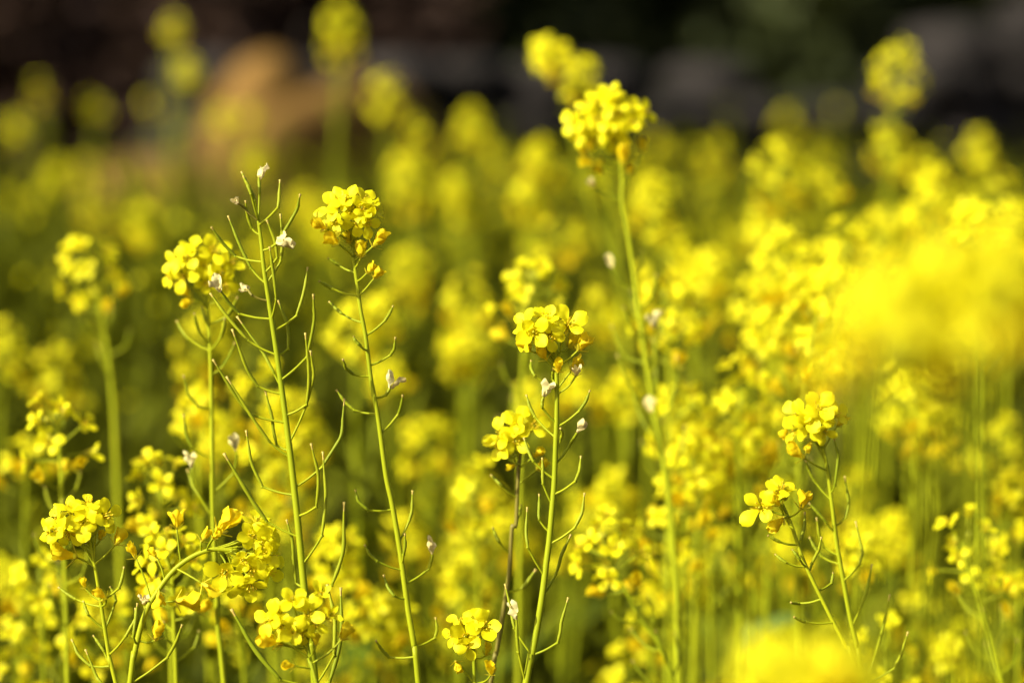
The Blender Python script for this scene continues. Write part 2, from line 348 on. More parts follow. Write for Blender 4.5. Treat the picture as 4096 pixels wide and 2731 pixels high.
def hero(label, stem_px, d, seed, flowers=None, wilts=(), pods=(), auto=None, r0=.0009, r1=.0024, dd=0.0, group=None, brown=False, buds=3, narrow=()):
    """stem_px: photograph pixels from the tip down, followed at depth d (dd = change of depth to the last point)"""
    rng = random.Random(seed); n = len(stem_px)
    top = [P(x, y, d + dd * i / max(1, n - 1)) for i, (x, y) in enumerate(stem_px)]
    ctrl = stem_curve(top, rng); st = Stem(ctrl, 5); base = Vector((ctrl[-1].x, ctrl[-1].y, 0))
    root = link('mustard_plant', None); root.location = base; root.empty_display_size = .05
    tag(root, label, 'plant', group); NPLANT[0] += 1
    if seed in SHORT:
        cp = catmull([(x, y) for x, y in stem_px], 3); NEAR.append((SHORT[seed], [(i / (len(cp) - 1), c[0], c[1]) for i, c in enumerate(cp)]))
    mb = MB(); tube(mb, [Vector(p) - base for p in st.p], st.radii(r0, r1), 9)
    link('stem', mb.mesh('stem', ['stem_brown' if brown else 'stem']), root)
    def dep(p): return d + dd * min(1, max(0, (p[1] - stem_px[0][1]) / max(1, stem_px[-1][1] - stem_px[0][1])))
    if flowers:
        for i, (p, nrm, sz) in enumerate(flowers):
            nn = camdir(nrm); c = P(p[0], p[1], dep(p) - .009 * nrm[2] + rng.uniform(-.002, .002))
            t = min(.016, .002 + .014 * rng.random()); add_flower_full(root, base, st, st.at(t), c, nn, sz, rng, i in narrow)
    if auto:
        ops, wl_, pd = raceme(st, rng, *auto[:3], **(auto[3] if len(auto) > 3 else {}))
        for (a, c, nn, sz) in ops: add_flower_full(root, base, st, a, c, nn, sz, rng, rng.random() < .12)
        for (a, b, dr, lw) in wl_: add_wilt_full(root, base, a, b, dr, lw, rng)
        for (a, m, j, e, fl) in pd: add_pod_full(root, base, a, m, j, e, 1 if rng.random() < .04 else 0, rng)
    for w in wilts:
        pb, pt, pa = w[:3]; dz = rng.uniform(-.010, .002)
        b = P(pb[0], pb[1], dep(pb) + dz); e = P(pt[0], pt[1], dep(pt) + dz + rng.uniform(-.004, .002))
        a = st.at(st.nearest(P(pa[0], pa[1], dep(pa))))
        add_wilt_full(root, base, a, b, (e - b).normalized(), max(.0055, (e - b).length * .95), rng, len(w) > 3 and w[3])
    for q in pods:
        tip, mid, jo, at_ = q[:4]; fl = q[4] if len(q) > 4 else 0
        dj = rng.uniform(-.007, .006); dt = dj + rng.uniform(-.007, .007)
        a = st.at(st.nearest(P(at_[0], at_[1], dep(at_))))
        add_pod_full(root, base, a, P(mid[0], mid[1], dep(mid) + (dj + dt) / 2) if mid else None, P(jo[0], jo[1], dep(jo) + dj), P(tip[0], tip[1], dep(tip) + dt), fl, rng, q[5] if len(q) > 5 else .00085)
    if flowers or auto:
        for k in range(buds):
            ax = st.tan(.003); dr = polar(ax, rng.uniform(.2, 1.0), k * GA); link('bud', BUD, root, frame(st.at(.001) - base + dr * .003, dr, 0, .006))
    leaves_on(root, base, st, rng, 5)
    return root
def Z(ox, oy, s): return lambda x, y: (ox + x / s, oy + y / s)
def fill_plant(label, tops, seed, group, lod, name='mustard_plant', open_=(9, 14), leaves=4, main_ctrl=None, full=(.75, 1.5), npod=(4, 9)):
    """tops: list of world tips; first is the main stem, others branch off it"""
    rng = random.Random(seed); mb = MB(); heads = []
    t0 = tops[0]
    if main_ctrl: top = main_ctrl
    else:
        lx, ly = rng.uniform(-.06, .06), rng.uniform(-.05, .05)
        top = [t0, t0 + Vector((lx * .06 + rng.uniform(-.003, .003), ly * .06, -.06)), t0 + Vector((lx * .2, ly * .2, -.2))]
    ctrl = stem_curve(top, rng); st = Stem(ctrl, 3); base = Vector((ctrl[-1].x, ctrl[-1].y, 0))
    root = link(name, None); root.location = base; root.empty_display_size = .05
    tag(root, label, 'plant', group); NPLANT[0] += 1
    stems = [st]; ns = 6 if lod < 2 else 4
    tube(mb, [Vector(p) - base for p in st.p], st.radii(.0009, .0028), ns)
    for tp in tops[1:]:
        t = min(st.L * .8, (st.at(0) - tp).length * 1.1 + rng.uniform(.10, .22)); a = st.at(t)
        c = [tp, tp.lerp(a, .3) + Vector(((tp.x - a.x) * .45, (tp.y - a.y) * .45, -.02)), tp.lerp(a, .7) + Vector(((tp.x - a.x) * .25, (tp.y - a.y) * .25, -.01)), a]
        s2 = Stem(c, 4); stems.append(s2); tube(mb, [Vector(p) - base for p in s2.p], s2.radii(.0008, .0016), ns)
    for s2 in stems:
        if lod >= 2:
            link('flower_head', rng.choice(HEADS), root, frame(s2.at(.006) - base, s2.tan(.003) + Vector((rng.uniform(-.2, .2), rng.uniform(-.3, .1), .4)), rng.uniform(0, 6.28), rng.uniform(.8, 1.2)))
            continue
        ops, wl_, pd = raceme(s2, rng, rng.randint(*open_), rng.randint(2, 6), rng.randint(*npod), full=rng.uniform(*full), Rf=rng.uniform(.0074, .009))
        for (a, c, nn, sz) in ops:
            b = c - nn * .42 * sz; tube(mb, [Vector(p) - base for p in pedicel_pts(a, b, nn)[::2]], .0005, 3)
            link('flower', rng.choice(FLOWERS), root, frame(b - base, nn, rng.uniform(0, 6.28), sz))
        for (a, b, dr, lw) in wl_:
            tube(mb, [a - base, b - base], .0005, 3); link('wilted_flower', rng.choice(WFLOWERS), root, frame(b - base, dr, rng.uniform(0, 6.28), lw))
        for (a, m, j, e, fl) in pd: link('pod', rng.choice(PODS), root, frame(a - base, (e - a), rng.uniform(0, 6.28), (e - a).length))
    link('stem', mb.mesh('stem', ['stem']), root)
    leaves_on(root, base, st, rng, leaves)
    return root
# whole heads, for the far part of the field
HEADS = []; HEADGEO = []
for i in range(6):
    rng = random.Random(700 + i); mb = MB(); st = Stem([(0, 0, .0), (0, 0, -.02), (.002, 0, -.08)], 4)
    ops, wl_, pd = raceme(st, rng, rng.randint(10, 15), 4, 4)
    for (a, c, nn, sz) in ops:
        src = whole_flower(i * 11 + len(mb.v) % 97, 3, 3) if False else None
        fm = MB()
        for k in range(4):
            v, f = petal_geo(rng.uniform(0, .5), .44, .03, .3, k, 3, 3); fm.add(rotz(v, k * 1.571), f)
        mt = frame(c - nn * .42 * sz, nn, rng.uniform(0, 6.28), sz)
        mb.add([mt @ Vector(x) for x in fm.v], fm.f, 0); tube(mb, [a, c - nn * .42 * sz], .0006, 3, 1, False)
    for (a, b, dr, lw) in wl_:
        fm = MB()
        for k in range(3):
            v, f = petal_geo(1.3, .34, .05, .2, k, 3, 3, cup=-.16); fm.add(rotz(v, k * 2.09), f)
        mt = frame(b, dr, 0, lw); mb.add([mt @ Vector(x) for x in fm.v], fm.f, 2); tube(mb, [a, b], .0006, 3, 1, False)
    for (a, m, j, e, fl) in pd: tube(mb, [a, j, e], .0008, 3, 1, False)
    HEADGEO.append((np.array([tuple(x) for x in mb.v]), mb.f, mb.m)); HEADS.append(mb.mesh('flower_head', ['petal', 'stem', 'wilt']))


# ================================================================== the setting
def ground():
    n = 90; mb = MB(); rg = random.Random(3); v = []
    xs = np.sign(np.linspace(-1, 1, n)) * np.abs(np.linspace(-1, 1, n)) ** 2.2 * 60
    ys = np.linspace(0, 1, n) ** 2.2 * 70 - 12
    for y in ys:
        for x in xs: v.append((x, y, .006 * math.sin(7 * x + 3 * y) + .005 * math.sin(11 * y - 5 * x)))
    mb.add(v, [(j * n + i, j * n + i + 1, (j + 1) * n + i + 1, (j + 1) * n + i) for j in range(n - 1) for i in range(n - 1)])
    o = link('ground', mb.mesh('ground', ['soil'])); o['kind'] = 'structure'
ground()
def rock_mesh(name, seed, m, sx, sy, sz, rough=.10, sub=3):
    import bmesh
    bm = bmesh.new(); bmesh.ops.create_icosphere(bm, subdivisions=sub, radius=1); rg = random.Random(seed)
    ks = [(Vector((rg.uniform(-3, 3), rg.uniform(-3, 3), rg.uniform(-3, 3))), rg.uniform(0, 6)) for _ in range(7)]
    for v in bm.verts:
        p = v.co.copy(); q = Vector([math.copysign(abs(c) ** .62, c) for c in p])
        d = sum(math.sin(k.dot(p) + f) for k, f in ks) / 7 * rough * 2.2
        v.co = Vector((q.x * sx, q.y * sy, q.z * sz)) * (1 + d)
    me = bpy.data.meshes.new(name); bm.to_mesh(me); bm.free(); me.materials.append(M[m])
    me.polygons.foreach_set('use_smooth', [True] * len(me.polygons)); return me
# dry stone wall at the far right edge of the field, turned away from the sun
def wall():
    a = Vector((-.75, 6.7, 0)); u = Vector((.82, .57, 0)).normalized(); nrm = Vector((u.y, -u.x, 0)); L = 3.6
    root = link('stone_wall', None); root.location = a; root.rotation_euler = (0, 0, math.atan2(u.y, u.x))
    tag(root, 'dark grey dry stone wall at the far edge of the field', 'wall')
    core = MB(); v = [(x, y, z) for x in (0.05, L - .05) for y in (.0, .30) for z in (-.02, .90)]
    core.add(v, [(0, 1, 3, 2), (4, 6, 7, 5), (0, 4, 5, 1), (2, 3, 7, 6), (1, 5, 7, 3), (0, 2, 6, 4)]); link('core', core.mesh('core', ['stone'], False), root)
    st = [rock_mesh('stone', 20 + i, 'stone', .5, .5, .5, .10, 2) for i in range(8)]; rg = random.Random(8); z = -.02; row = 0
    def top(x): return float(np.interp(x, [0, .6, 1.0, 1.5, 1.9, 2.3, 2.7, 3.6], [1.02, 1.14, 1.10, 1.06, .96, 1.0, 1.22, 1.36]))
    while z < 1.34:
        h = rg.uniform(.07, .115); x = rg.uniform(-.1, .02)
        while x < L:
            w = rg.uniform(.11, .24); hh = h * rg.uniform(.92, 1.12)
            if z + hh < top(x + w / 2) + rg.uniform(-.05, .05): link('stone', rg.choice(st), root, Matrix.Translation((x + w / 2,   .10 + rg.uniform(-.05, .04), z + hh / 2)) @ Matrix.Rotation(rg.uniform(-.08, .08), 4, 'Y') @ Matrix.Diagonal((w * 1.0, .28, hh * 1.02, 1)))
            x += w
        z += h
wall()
def boulder_mesh():
    V = []; F = []; k = 0; me0 = None
    for sd, sx, sy, sz, x, y, z, ry in ((4, .34, .26, .36, -.02, 0, .30, .1), (14, .15, .20, .33, -.05, .02, .66, .35), (24, .17, .17, .22, .13, -.03, .70, -.5), (34, .20, .18, .22, -.22, 0, .52, .3)):
        me0 = rock_mesh('boulder', sd, 'tan', sx, sy, sz, .26, 4); mt = Matrix.Translation((x, y, z)) @ Matrix.Rotation(ry, 4, 'Y')
        V += [tuple(mt @ v.co) for v in me0.vertices]; F += [tuple(i + k for i in p.vertices) for p in me0.polygons]; k = len(V)
    me = bpy.data.meshes.new('boulder'); me.from_pydata(V, [], F); me.materials.append(M['tan']); me.polygons.foreach_set('use_smooth', [True] * len(F)); return me
b = link('boulder', boulder_mesh()); b.scale = (1.3, 1, 1); b.location = (-.55, 6.75, .04); b.rotation_euler = (0, 0, .5)
tag(b, 'tan sunlit boulder at the far edge of the mustard field', 'boulder')
def crown_mesh(seed, m, n=5200, leaf=.055, r=(1, .7, 1)):
    rg = np.random.RandomState(seed); cl = rg.randn(26, 3); cl /= np.linalg.norm(cl, axis=1)[:, None]; cl *= rg.uniform(.35, .82, (26, 1))
    c = cl[rg.randint(0, 26, n)]; o = rg.randn(n, 3); o /= np.linalg.norm(o, axis=1)[:, None]; p = c + o * (rg.uniform(.12, .30, (n, 1)))
    p = p * np.array(r); p[:, 2] += r[2] * .95
    a = rg.randn(n, 3); a /= np.linalg.norm(a, axis=1)[:, None]; b = np.cross(a, rg.randn(n, 3)); b /= np.linalg.norm(b, axis=1)[:, None]
    s = leaf * rg.uniform(.6, 1.3, (n, 1))
    v = np.stack([p - a * s, p + b * s * .42, p + a * s, p - b * s * .42], 1).reshape(-1, 3); v[:, 2] = np.maximum(v[:, 2], .03)
    me = bpy.data.meshes.new('crown'); me.from_pydata(v.tolist(), [], [(4 * i, 4 * i + 1, 4 * i + 2, 4 * i + 3) for i in range(n)]); me.materials.append(M[m]); return me
def trunk_mesh(seed, h):
    mb = MB(); rg = random.Random(seed)
    tube(mb, [(0, 0, -.05), (.02, .01, h * .3), (-.01, .03, h * .7)], [.07, .055, .035], 8)
    for k in range(6):
        a = k * 1.05 + rg.uniform(-.3, .3); tube(mb, [(0, .01, h * .3), (.25 * math.cos(a), .2 * math.sin(a), h * .65), (.5 * math.cos(a), .4 * math.sin(a), h)], [.035, .022, .01], 6)
    return mb.mesh('trunk', ['bark'])
def shrub(label, x, y, me, tr, s=1.0, group=None, rz=0):
    r = link('shrub', None); r.location = (x, y, 0); r.rotation_euler = (0, 0, rz); r.scale = (s, s, s); tag(r, label, 'shrub', group)
    link('crown', me, r); link('trunk', tr, r)
cg = [crown_mesh(i, 'hedge', 15000, .065, (1.25, .8, 1.35)) for i in range(2)]; cb = [crown_mesh(9, 'brownleaf', 8000, .05, (.85, .6, .95)), crown_mesh(12, 'brownleaf', 8000, .05, (.7, .6, .8))]
tg = trunk_mesh(1, 1.3); tb = trunk_mesh(2, .9)
HL = ['dark green hedge shrub behind the low left end of the stone wall', 'dark green hedge shrub behind the middle of the stone wall', 'dark green hedge shrub behind the dip in the stone wall', 'dark green hedge shrub behind the tall end of the stone wall', 'dark green hedge shrub past the end of the stone wall']
for i in range(5): shrub(HL[i], -.9 + i * 1.35, 9.6 + (i % 2) * .35 + i * .45, cg[i % 2], tg, 1.1 + .06 * (i % 3), 'dark green hedge shrubs', i * 1.7)
shrub('dark brown twiggy shrub beside the tan boulder', -1.75, 7.2, cb[0], tb, 1.0)
shrub('larger dark brown twiggy shrub rising behind the tan boulder', -.85, 8.2, cb[1], tb, 1.25, None, 1.0)
shrub('tall dark brown shrub behind the twiggy shrub left of the boulder', -2.6, 9.0, cb[0], tb, 1.55, None, 2.0)

# ================================================================== the plants in focus
z1 = Z(0, 500, 1.568); z2 = Z(0, 1500, 1.2737); z3 = Z(1000, 700, 1.568); z4 = Z(1700, 1100, 1.568); z5 = Z(1200, 1900, 1.568); z6 = Z(850, 650, 3.136); z8 = Z(2700, 1200, 1.0243)
f2 = Z(0, 0, .57422)
X1 = Z(1200, 750, 3.92); X2 = Z(2000, 1200, 3.92); X3 = Z(1000, 2300, 3.638); X4 = Z(150, 1950, 3.484); X5 = Z(500, 1950, 3.135); X7 = Z(3000, 1500, 3.136)
def pods(z, lst): return [(z(*q[0]), z(*q[1]) if q[1] else None, z(*q[2]), z(*q[3]), *(q[4:])) for q in lst]
def fl(z, lst, sz=.0091): return [(z(*p), n, sz * (k[0] if k else 1)) for p, n, *k in lst]
def wt(z, lst): return [(z(*q[0]), z(*q[1]), z(*q[2]), *q[3:]) for q in lst]

A_st = [(1030, 862), (1044, 960), (1055, 1070), (1072, 1180), (1090, 1300), (1108, 1420), (1126, 1548), (1145, 1690), (1163, 1830), (1180, 1980), (1195, 2120), (1208, 2260), (1222, 2400), (1240, 2560), (1262, 2740)]
A_p = pods(z1, [((1515, 295), None, (1575, 435), (1612, 590)), ((1525, 320), None, (1600, 475), (1614, 600)), ((1622, 320), None, (1628, 432), (1618, 590), 1), ((1480, 482), None, (1520, 510), (1612, 595), 3),
    ((1756, 345), (1750, 450), (1742, 520), (1632, 620)), ((1540, 475), None, (1578, 648), (1632, 702)), ((1325, 640), None, (1480, 825), (1640, 868)), ((1430, 570), (1490, 720), (1575, 900), (1663, 1000)),
    ((1540, 1030), (1560, 1040), (1580, 1068), (1690, 1092), 3), ((1375, 1025), None, (1503, 1185), (1695, 1230), 1), ((1318, 1055), (1400, 1170), (1560, 1355), (1725, 1438))])
A_p += pods(z6, [((1100, 400), (1060, 590), (800, 1020), (650, 1110), 2), ((680, 720), (770, 950), (812, 1195), (690, 1400)), ((850, 645), (875, 950), (855, 1240), (715, 1515)), ((715, 1055), (750, 1300), (800, 1720), (770, 1990))])
A_p += [((947, 1265), (1054, 1414), (1096, 1491), (1118, 1548)), ((1231, 1069), (1220, 1146), (1185, 1264), (1107, 1322)), ((1112, 1201), (1147, 1293), (1152, 1395), (1117, 1426)), ((1253, 1177), (1257, 1275), (1226, 1430), (1135, 1511)),
    ((1221, 1331), (1234, 1460), (1226, 1618), (1150, 1653)), ((1242, 1402), (1255, 1500), (1224, 1625), (1160, 1760)), ((928, 1316), (982, 1463), (1032, 1545), (1124, 1582)), ((1060, 1559), (1088, 1670), (1107, 1779), (1162, 1806)),
    ((851, 1437), (925, 1555), (1001, 1657), (1134, 1688)), ((905, 1505), (1001, 1657), (1079, 1767), (1150, 1832)), ((984, 1720), (1003, 1840), (1052, 1947), (1170, 1971)), ((1378, 1593), (1365, 1740), (1287, 1869), (1185, 1943)),
    ((1244, 1773), (1272, 1892), (1265, 2026), (1193, 2073)), ((1291, 1805), (1303, 1971), (1287, 2144), (1221, 2257)), ((895, 1812), (981, 1955), (1068, 2085), (1181, 2136), 0, .00105), ((1146, 2077), (1170, 2167), (1185, 2332), (1217, 2345)),
    ((1376, 2006), (1374, 2191), (1327, 2340), (1240, 2400), 0, .001), ((925, 2434), (1005, 2575), (1122, 2717), (1262, 2760), 0, .0012), ((1309, 2336), (1338, 2466), (1335, 2620), (1262, 2720), 0, .0011), ((1363, 2348), (1366, 2520), (1319, 2724), (1275, 2790), 0, .0011)]
hero('tall bare stalk set with slender green seed pods and no flowers', A_st, D0, 1, pods=A_p, r0=.0009, r1=.0032)

B_st = [X1(800, 660), X1(835, 950), (1418, 1057), (1430, 1146), (1443, 1242), (1459, 1325), (1472, 1421), (1485, 1523), (1501, 1606), (1517, 1700), (1544, 1900), (1567, 2008), (1595, 2168), (1615, 2308), (1634, 2448), (1656, 2576), (1674, 2735)]
B_f = fl(X1, [((500, 310), (-.5, .4, .75), 1.05), ((830, 390), (.1, .2, .95), 1.1), ((690, 190), (-.1, .6, .75)), ((870, 150), (.1, .8, .5), .9), ((1010, 220), (.4, .7, .5)), ((1140, 350), (.9, .3, .3), .95), ((560, 530), (-.4, -.2, .85)), ((1060, 540), (.5, -.2, .8), .9), ((610, 260), (-.3, .5, .8))  , ((900, 560), (.1, -.4, .8), .85), ((960, 330), (.3, .3, .9), .85)])
B_w = wt(X1, [((420, 650), (190, 520), (800, 820)), ((610, 890), (380, 720), (820, 1100)), ((790, 880), (690, 700), (830, 960)), ((950, 1100), (950, 850), (890, 1260)), ((1140, 930), (1340, 690), (880, 1130)), ((1045, 1350), (1160, 1190), (920, 1450)), ((1160, 1430), (1280, 1240), (960, 1680))])
B_p = pods(z3, [((487, 520), None, (555, 565), (650, 608)), ((432, 665), None, (520, 715), (665, 765)), ((497, 795), None, (575, 868), (690, 930)), ((897, 822), None, (845, 915), (738, 1010)), ((650, 1010), (660, 1040), (690, 1070), (735, 1095)), ((912, 1018), (905, 1090), (880, 1130), (775, 1185)),
    ((583, 1155), (600, 1210), (650, 1250), (740, 1252)), ((885, 1320), None, (850, 1380), (805, 1400), 1), ((540, 1345), (590, 1415), (655, 1475), (765, 1490)), ((958, 1380), (950, 1440), (930, 1500), (850, 1620))])
B_p += pods(z5, [((347, 90), (365, 160), (430, 220), (570, 242)), ((706, 95), (702, 220), (685, 285), (628, 405)), ((405, 435), (435, 495), (485, 540), (610, 600)), ((525, 625), (550, 700), (590, 755), (675, 772)), ((830, 470), None, (805, 590), (680, 685), 1), ((658, 365), (660, 440), (650, 500), (640, 560)), ((850, 890), (860, 960), (845, 1020), (755, 1095)), ((475, 1035), (510, 1090), (560, 1140), (715, 1190))])
hero('slender flowering mustard stalk with full yellow head, next to the bare pod stalk', B_st, D0 + .015, 2, B_f, B_w, B_p, r0=.0009, r1=.0024)

C_st = [X2(860, 660), (2222, 1400), (2226, 1483), (2228, 1578), (2226, 1693), (2223, 1770), (2218, 1916), (2210, 2020), (2198, 2155), (2185, 2257), (2169, 2385), (2144, 2538), (2118, 2665), (2104, 2735)]
C_f = fl(X2, [((540, 510), (-.2, .15, .95), 1.2), ((1090, 380), (.25, .35, .9), 1.2), ((790, 580), (.1, -.35, .9), .95), ((420, 380), (-.5, .5, .65)), ((740, 290), (0, .75, .6)), ((400, 620), (-.8, -.2, .55), .95), ((840, 330), (.2, .8, .5), .85), ((640, 250), (-.2, .8, .5), .8)])
C_w = wt(X2, [((1080, 740), (1210, 520), (890, 860)), ((1225, 790), (1390, 530), (930, 1010)), ((730, 940), (610, 740), (850, 1050)), ((915, 1130), (915, 950), (890, 1140)), ((1115, 1110), (1290, 890), (910, 1400)), ((1190, 1190), (1210, 1000), (910, 1480), True), ((470, 800), (300, 600), (850, 850))])
C_p = pods(X2, [((490, 950), (485, 1060), (545, 1190), (865, 1390)), ((835, 1080), (830, 1150), (830, 1240), (865, 1380))])
C_p += pods(z4, [((635, 750), (655, 820), (690, 890), (808, 1018)), ((1035, 722), (1010, 790), (965, 855), (845, 950)), ((750, 740), (735, 790), (735, 830), (825, 935), 1), ((965, 970), None, (905, 1070), (828, 1180), 1), ((850, 960), (862, 990), (850, 1035), (828, 1110)), ((620, 1020), (645, 1095), (680, 1170), (805, 1283)), ((978, 1135), (970, 1220), (940, 1295), (815, 1393)), ((735, 1145), (738, 1220), (740, 1310), (800, 1430))])
C_p += pods(z5, [((1785, 110), (1770, 230), (1722, 330), (1570, 440)), ((1500, 118), (1500, 200), (1500, 280), (1560, 375)), ((1425, 200), (1418, 350), (1430, 455), (1530, 622)), ((1700, 370), (1640, 500), (1605, 620), (1530, 745)), ((1285, 680), (1325, 850), (1345, 960), (1455, 1108)), ((1358, 880), (1360, 1000), (1370, 1110), (1420, 1270), 1), ((1683, 765), (1640, 920), (1615, 1050), (1468, 1145))])
hero('upright mustard stalk with open yellow flowers and amber wilting buds, second from the pod stalk', C_st, D0, 3, C_f, C_w, C_p, r0=.0010, r1=.0032)

D_st = [X3(800, 780), X3(820, 920), X3(860, 1150), X3(900, 1320), X3(940, 1500), (1268, 2740)]
D_f = fl(X3, [((850, 550), (0, .25, .95), 1.1), ((620, 350), (.1, .4, .9), .95), ((300, 630), (-.45, .1, .88), 1.05), ((1020, 300), (.2, .5, .7), .9), ((1160, 570), (.4, .4, .7), .9), ((630, 800), (0, -.15, 1), .9), ((420, 540), (-.3, .5, .7), .9), ((460, 740), (-.3, -.3, .9), .9), ((760, 860), (0, -.6, .7), .9), ((950, 700), (.4, -.2, .8), .8)])
D_w = wt(X3, [((420, 960), (110, 950), (870, 1220)), ((1330, 940), (1450, 690), (930, 1270)), ((960, 1020), (965, 840), (880, 1180)), ((650, 1320), (440, 1290), (895, 1350)), ((470, 1010), (230, 900), (830, 1060))])
hero('low mustard head with many open flowers at the foot of the bare pod stalk', D_st, D0 - .03, 4, D_f, D_w, r0=.0010, r1=.0022, buds=6, narrow=(3, 4))

E_st = [X4(720, 690), X4(750, 820), X4(780, 1000), X4(815, 1180), X4(850, 1400), z2(512, 1150), z2(540, 1330), z2(565, 1480), z2(592, 1575)]
E_f = fl(X4, [((645, 470), (0, .15, .97), 1.15), ((290, 420), (-.5, .4, .7)), ((280, 570), (-.4, .1, .9), 1.05), ((800, 400), (.2, .4, .8)), ((960, 390), (.6, .1, .75), 1.05), ((710, 210), (.1, .9, .3)), ((440, 290), (-.3, .8, .4)), ((170, 650), (-.8, 0, .6), .9), ((420, 650), (-.2, -.5, .8), .9), ((560, 330), (-.1, .7, .6), .9)])
E_w = wt(X4, [((540, 965), (180, 870), (780, 1110)), ((590, 690), (460, 570), (735, 770)), ((870, 730), (900, 590), (770, 840)), ((1085, 790), (1220, 570), (815, 1050))]) + wt(z2, [((540, 1140), (475, 1085), (515, 1180)), ((435, 1085), (415, 1035), (500, 1160))])
E_p = pods(z2, [((632, 975), None, (605, 1085), (545, 1150)), ((425, 1150), None, (450, 1220), (530, 1300)), ((365, 1345), (395, 1415), (460, 1480), (560, 1530)), ((298, 1080), None, (385, 1140), (505, 1185)), ((475, 1325), None, (530, 1405), (572, 1470)), ((435, 1395), (490, 1530), (520, 1570), (600, 1600)), ((690, 1185), (690, 1240), (640, 1330), (580, 1420)), ((560, 1075), None, (590, 1150), (690, 1265))])
hero('flowering mustard stalk leaning beside the arched stem, flowers facing out in a flat crown', E_st, D0 + .01, 5, E_f, E_w, E_p, r0=.0009, r1=.0022)

F_st = [X5(1420, 790), X5(1290, 782), X5(1130, 770), X5(960, 810), X5(800, 890), X5(640, 1010), X5(500, 1170), X5(390, 1330), X5(300, 1470), (568, 2490), (550, 2560), (534, 2638), (520, 2735)]
F_f = fl(X5, [((1680, 720), (.5, .1, .85), 1.1), ((1570, 600), (.2, .3, .9)), ((1810, 680), (.9, .2, .3)), ((1750, 850), (.5, 0, .85)), ((1690, 970), (.3, -.3, .9)), ((1590, 1040), (.1, -.5, .8)), ((1810, 1040), (.7, -.4, .5)), ((1580, 1220), (.2, -.6, .75), 1.1), ((1260, 1050), (-.1, -.3, .95), 1.25), ((1380, 1260), (.1, -.8, .5)), ((1650, 420), (.3, .8, .4), .95), ((1720, 560), (.5, .5, .6), .9), ((1480, 900), (.1, -.2, .95), .9), ((1850, 880), (.9, 0, .3), .9)])
F_w = wt(X5, [((1160, 560), (1430, 290), (1010, 770)), ((960, 670), (1070, 500), (950, 790)), ((650, 510), (640, 270), (680, 960)), ((140, 880), (30, 690), (320, 1380)), ((970, 1200), (1170, 1340), (640, 1010)), ((640, 1420), (930, 1430), (300, 1480), ), ((400, 880), (340, 800), (500, 1170)), ((430, 1300), (440, 1490), (400, 1300)), ((1100, 640), (1180, 560), (1040, 790)), ((240, 1470), (260, 1380), (300, 1480), True)]) + wt(z2, [((790, 1350), (815, 1250), (700, 1355)), ((735, 1170), (745, 1125), (735, 1200), True)])
F_p = pods(z2, [((928, 1270), (900, 1350), (850, 1440), (690, 1540)), ((700, 1160), (690, 1250), (680, 1330), (700, 1370))])
hero('thick mustard stem arched right over with its flower head hanging sideways', F_st, D0 + .005, 6, F_f, F_w, F_p, r0=.0013, r1=.0026)

H_st = [z1(1280, 960), z1(1295, 1100), z1(1310, 1250), z1(1320, 1450), z2(1075, 0), z2(1080, 300), z2(1082, 600), z2(1088, 800), z2(1100, 1060), z2(1112, 1300), z2(1142, 1575)]
H_f = fl(z1, [((1180, 830), (-.2, .3, .9), 1.1), ((1340, 790), (.3, .4, .85), 1.15), ((1100, 870), (-.6, .3, .7)), ((1210, 770), (-.1, .8, .5), .9), ((1390, 930), (.4, 0, .9), 1.1), ((1150, 950), (-.3, -.1, .95)), ((1070, 960), (-.8, 0, .5), .9), ((1450, 860), (.7, .2, .6), .9), ((1280, 880), (0, .2, .97), .9), ((1290, 990), (0, -.4, .9), .8), ((1410, 1000), (.3, -.5, .7), .9)])
H_w = wt(z1, [((1200, 1080), (1120, 1010), (1300, 1120)), ((1215, 1100), (1130, 1120), (1300, 1150)), ((1400, 1075), (1440, 1010), (1300, 1120))])
H_p = pods(z1, [((1108, 1228), None, (1180, 1340), (1305, 1420)), ((1220, 1180), None, (1250, 1300), (1308, 1390)), ((1490, 1080), None, (1420, 1200), (1320, 1265)), ((1410, 1210), None, (1385, 1330), (1325, 1420)), ((1475, 1360), (1440, 1450), (1400, 1510), (1325, 1560)), ((1268, 1140), None, (1290, 1230), (1305, 1280))]) + pods(z2, [((935, 200), (945, 290), (975, 365), (1075, 445)), ((955, 480), (980, 560), (1020, 620), (1080, 720)), ((975, 455), None, (990, 560), (1080, 720), 1), ((1205, 370), None, (1190, 500), (1090, 580), 1), ((935, 0), (955, 90), (1010, 160), (1072, 190))])
hero('straight mustard stalk with loose yellow head just behind the bare pod stalk', H_st, D0 + .10, 7, H_f, H_w, H_p, r0=.0010, r1=.0022)

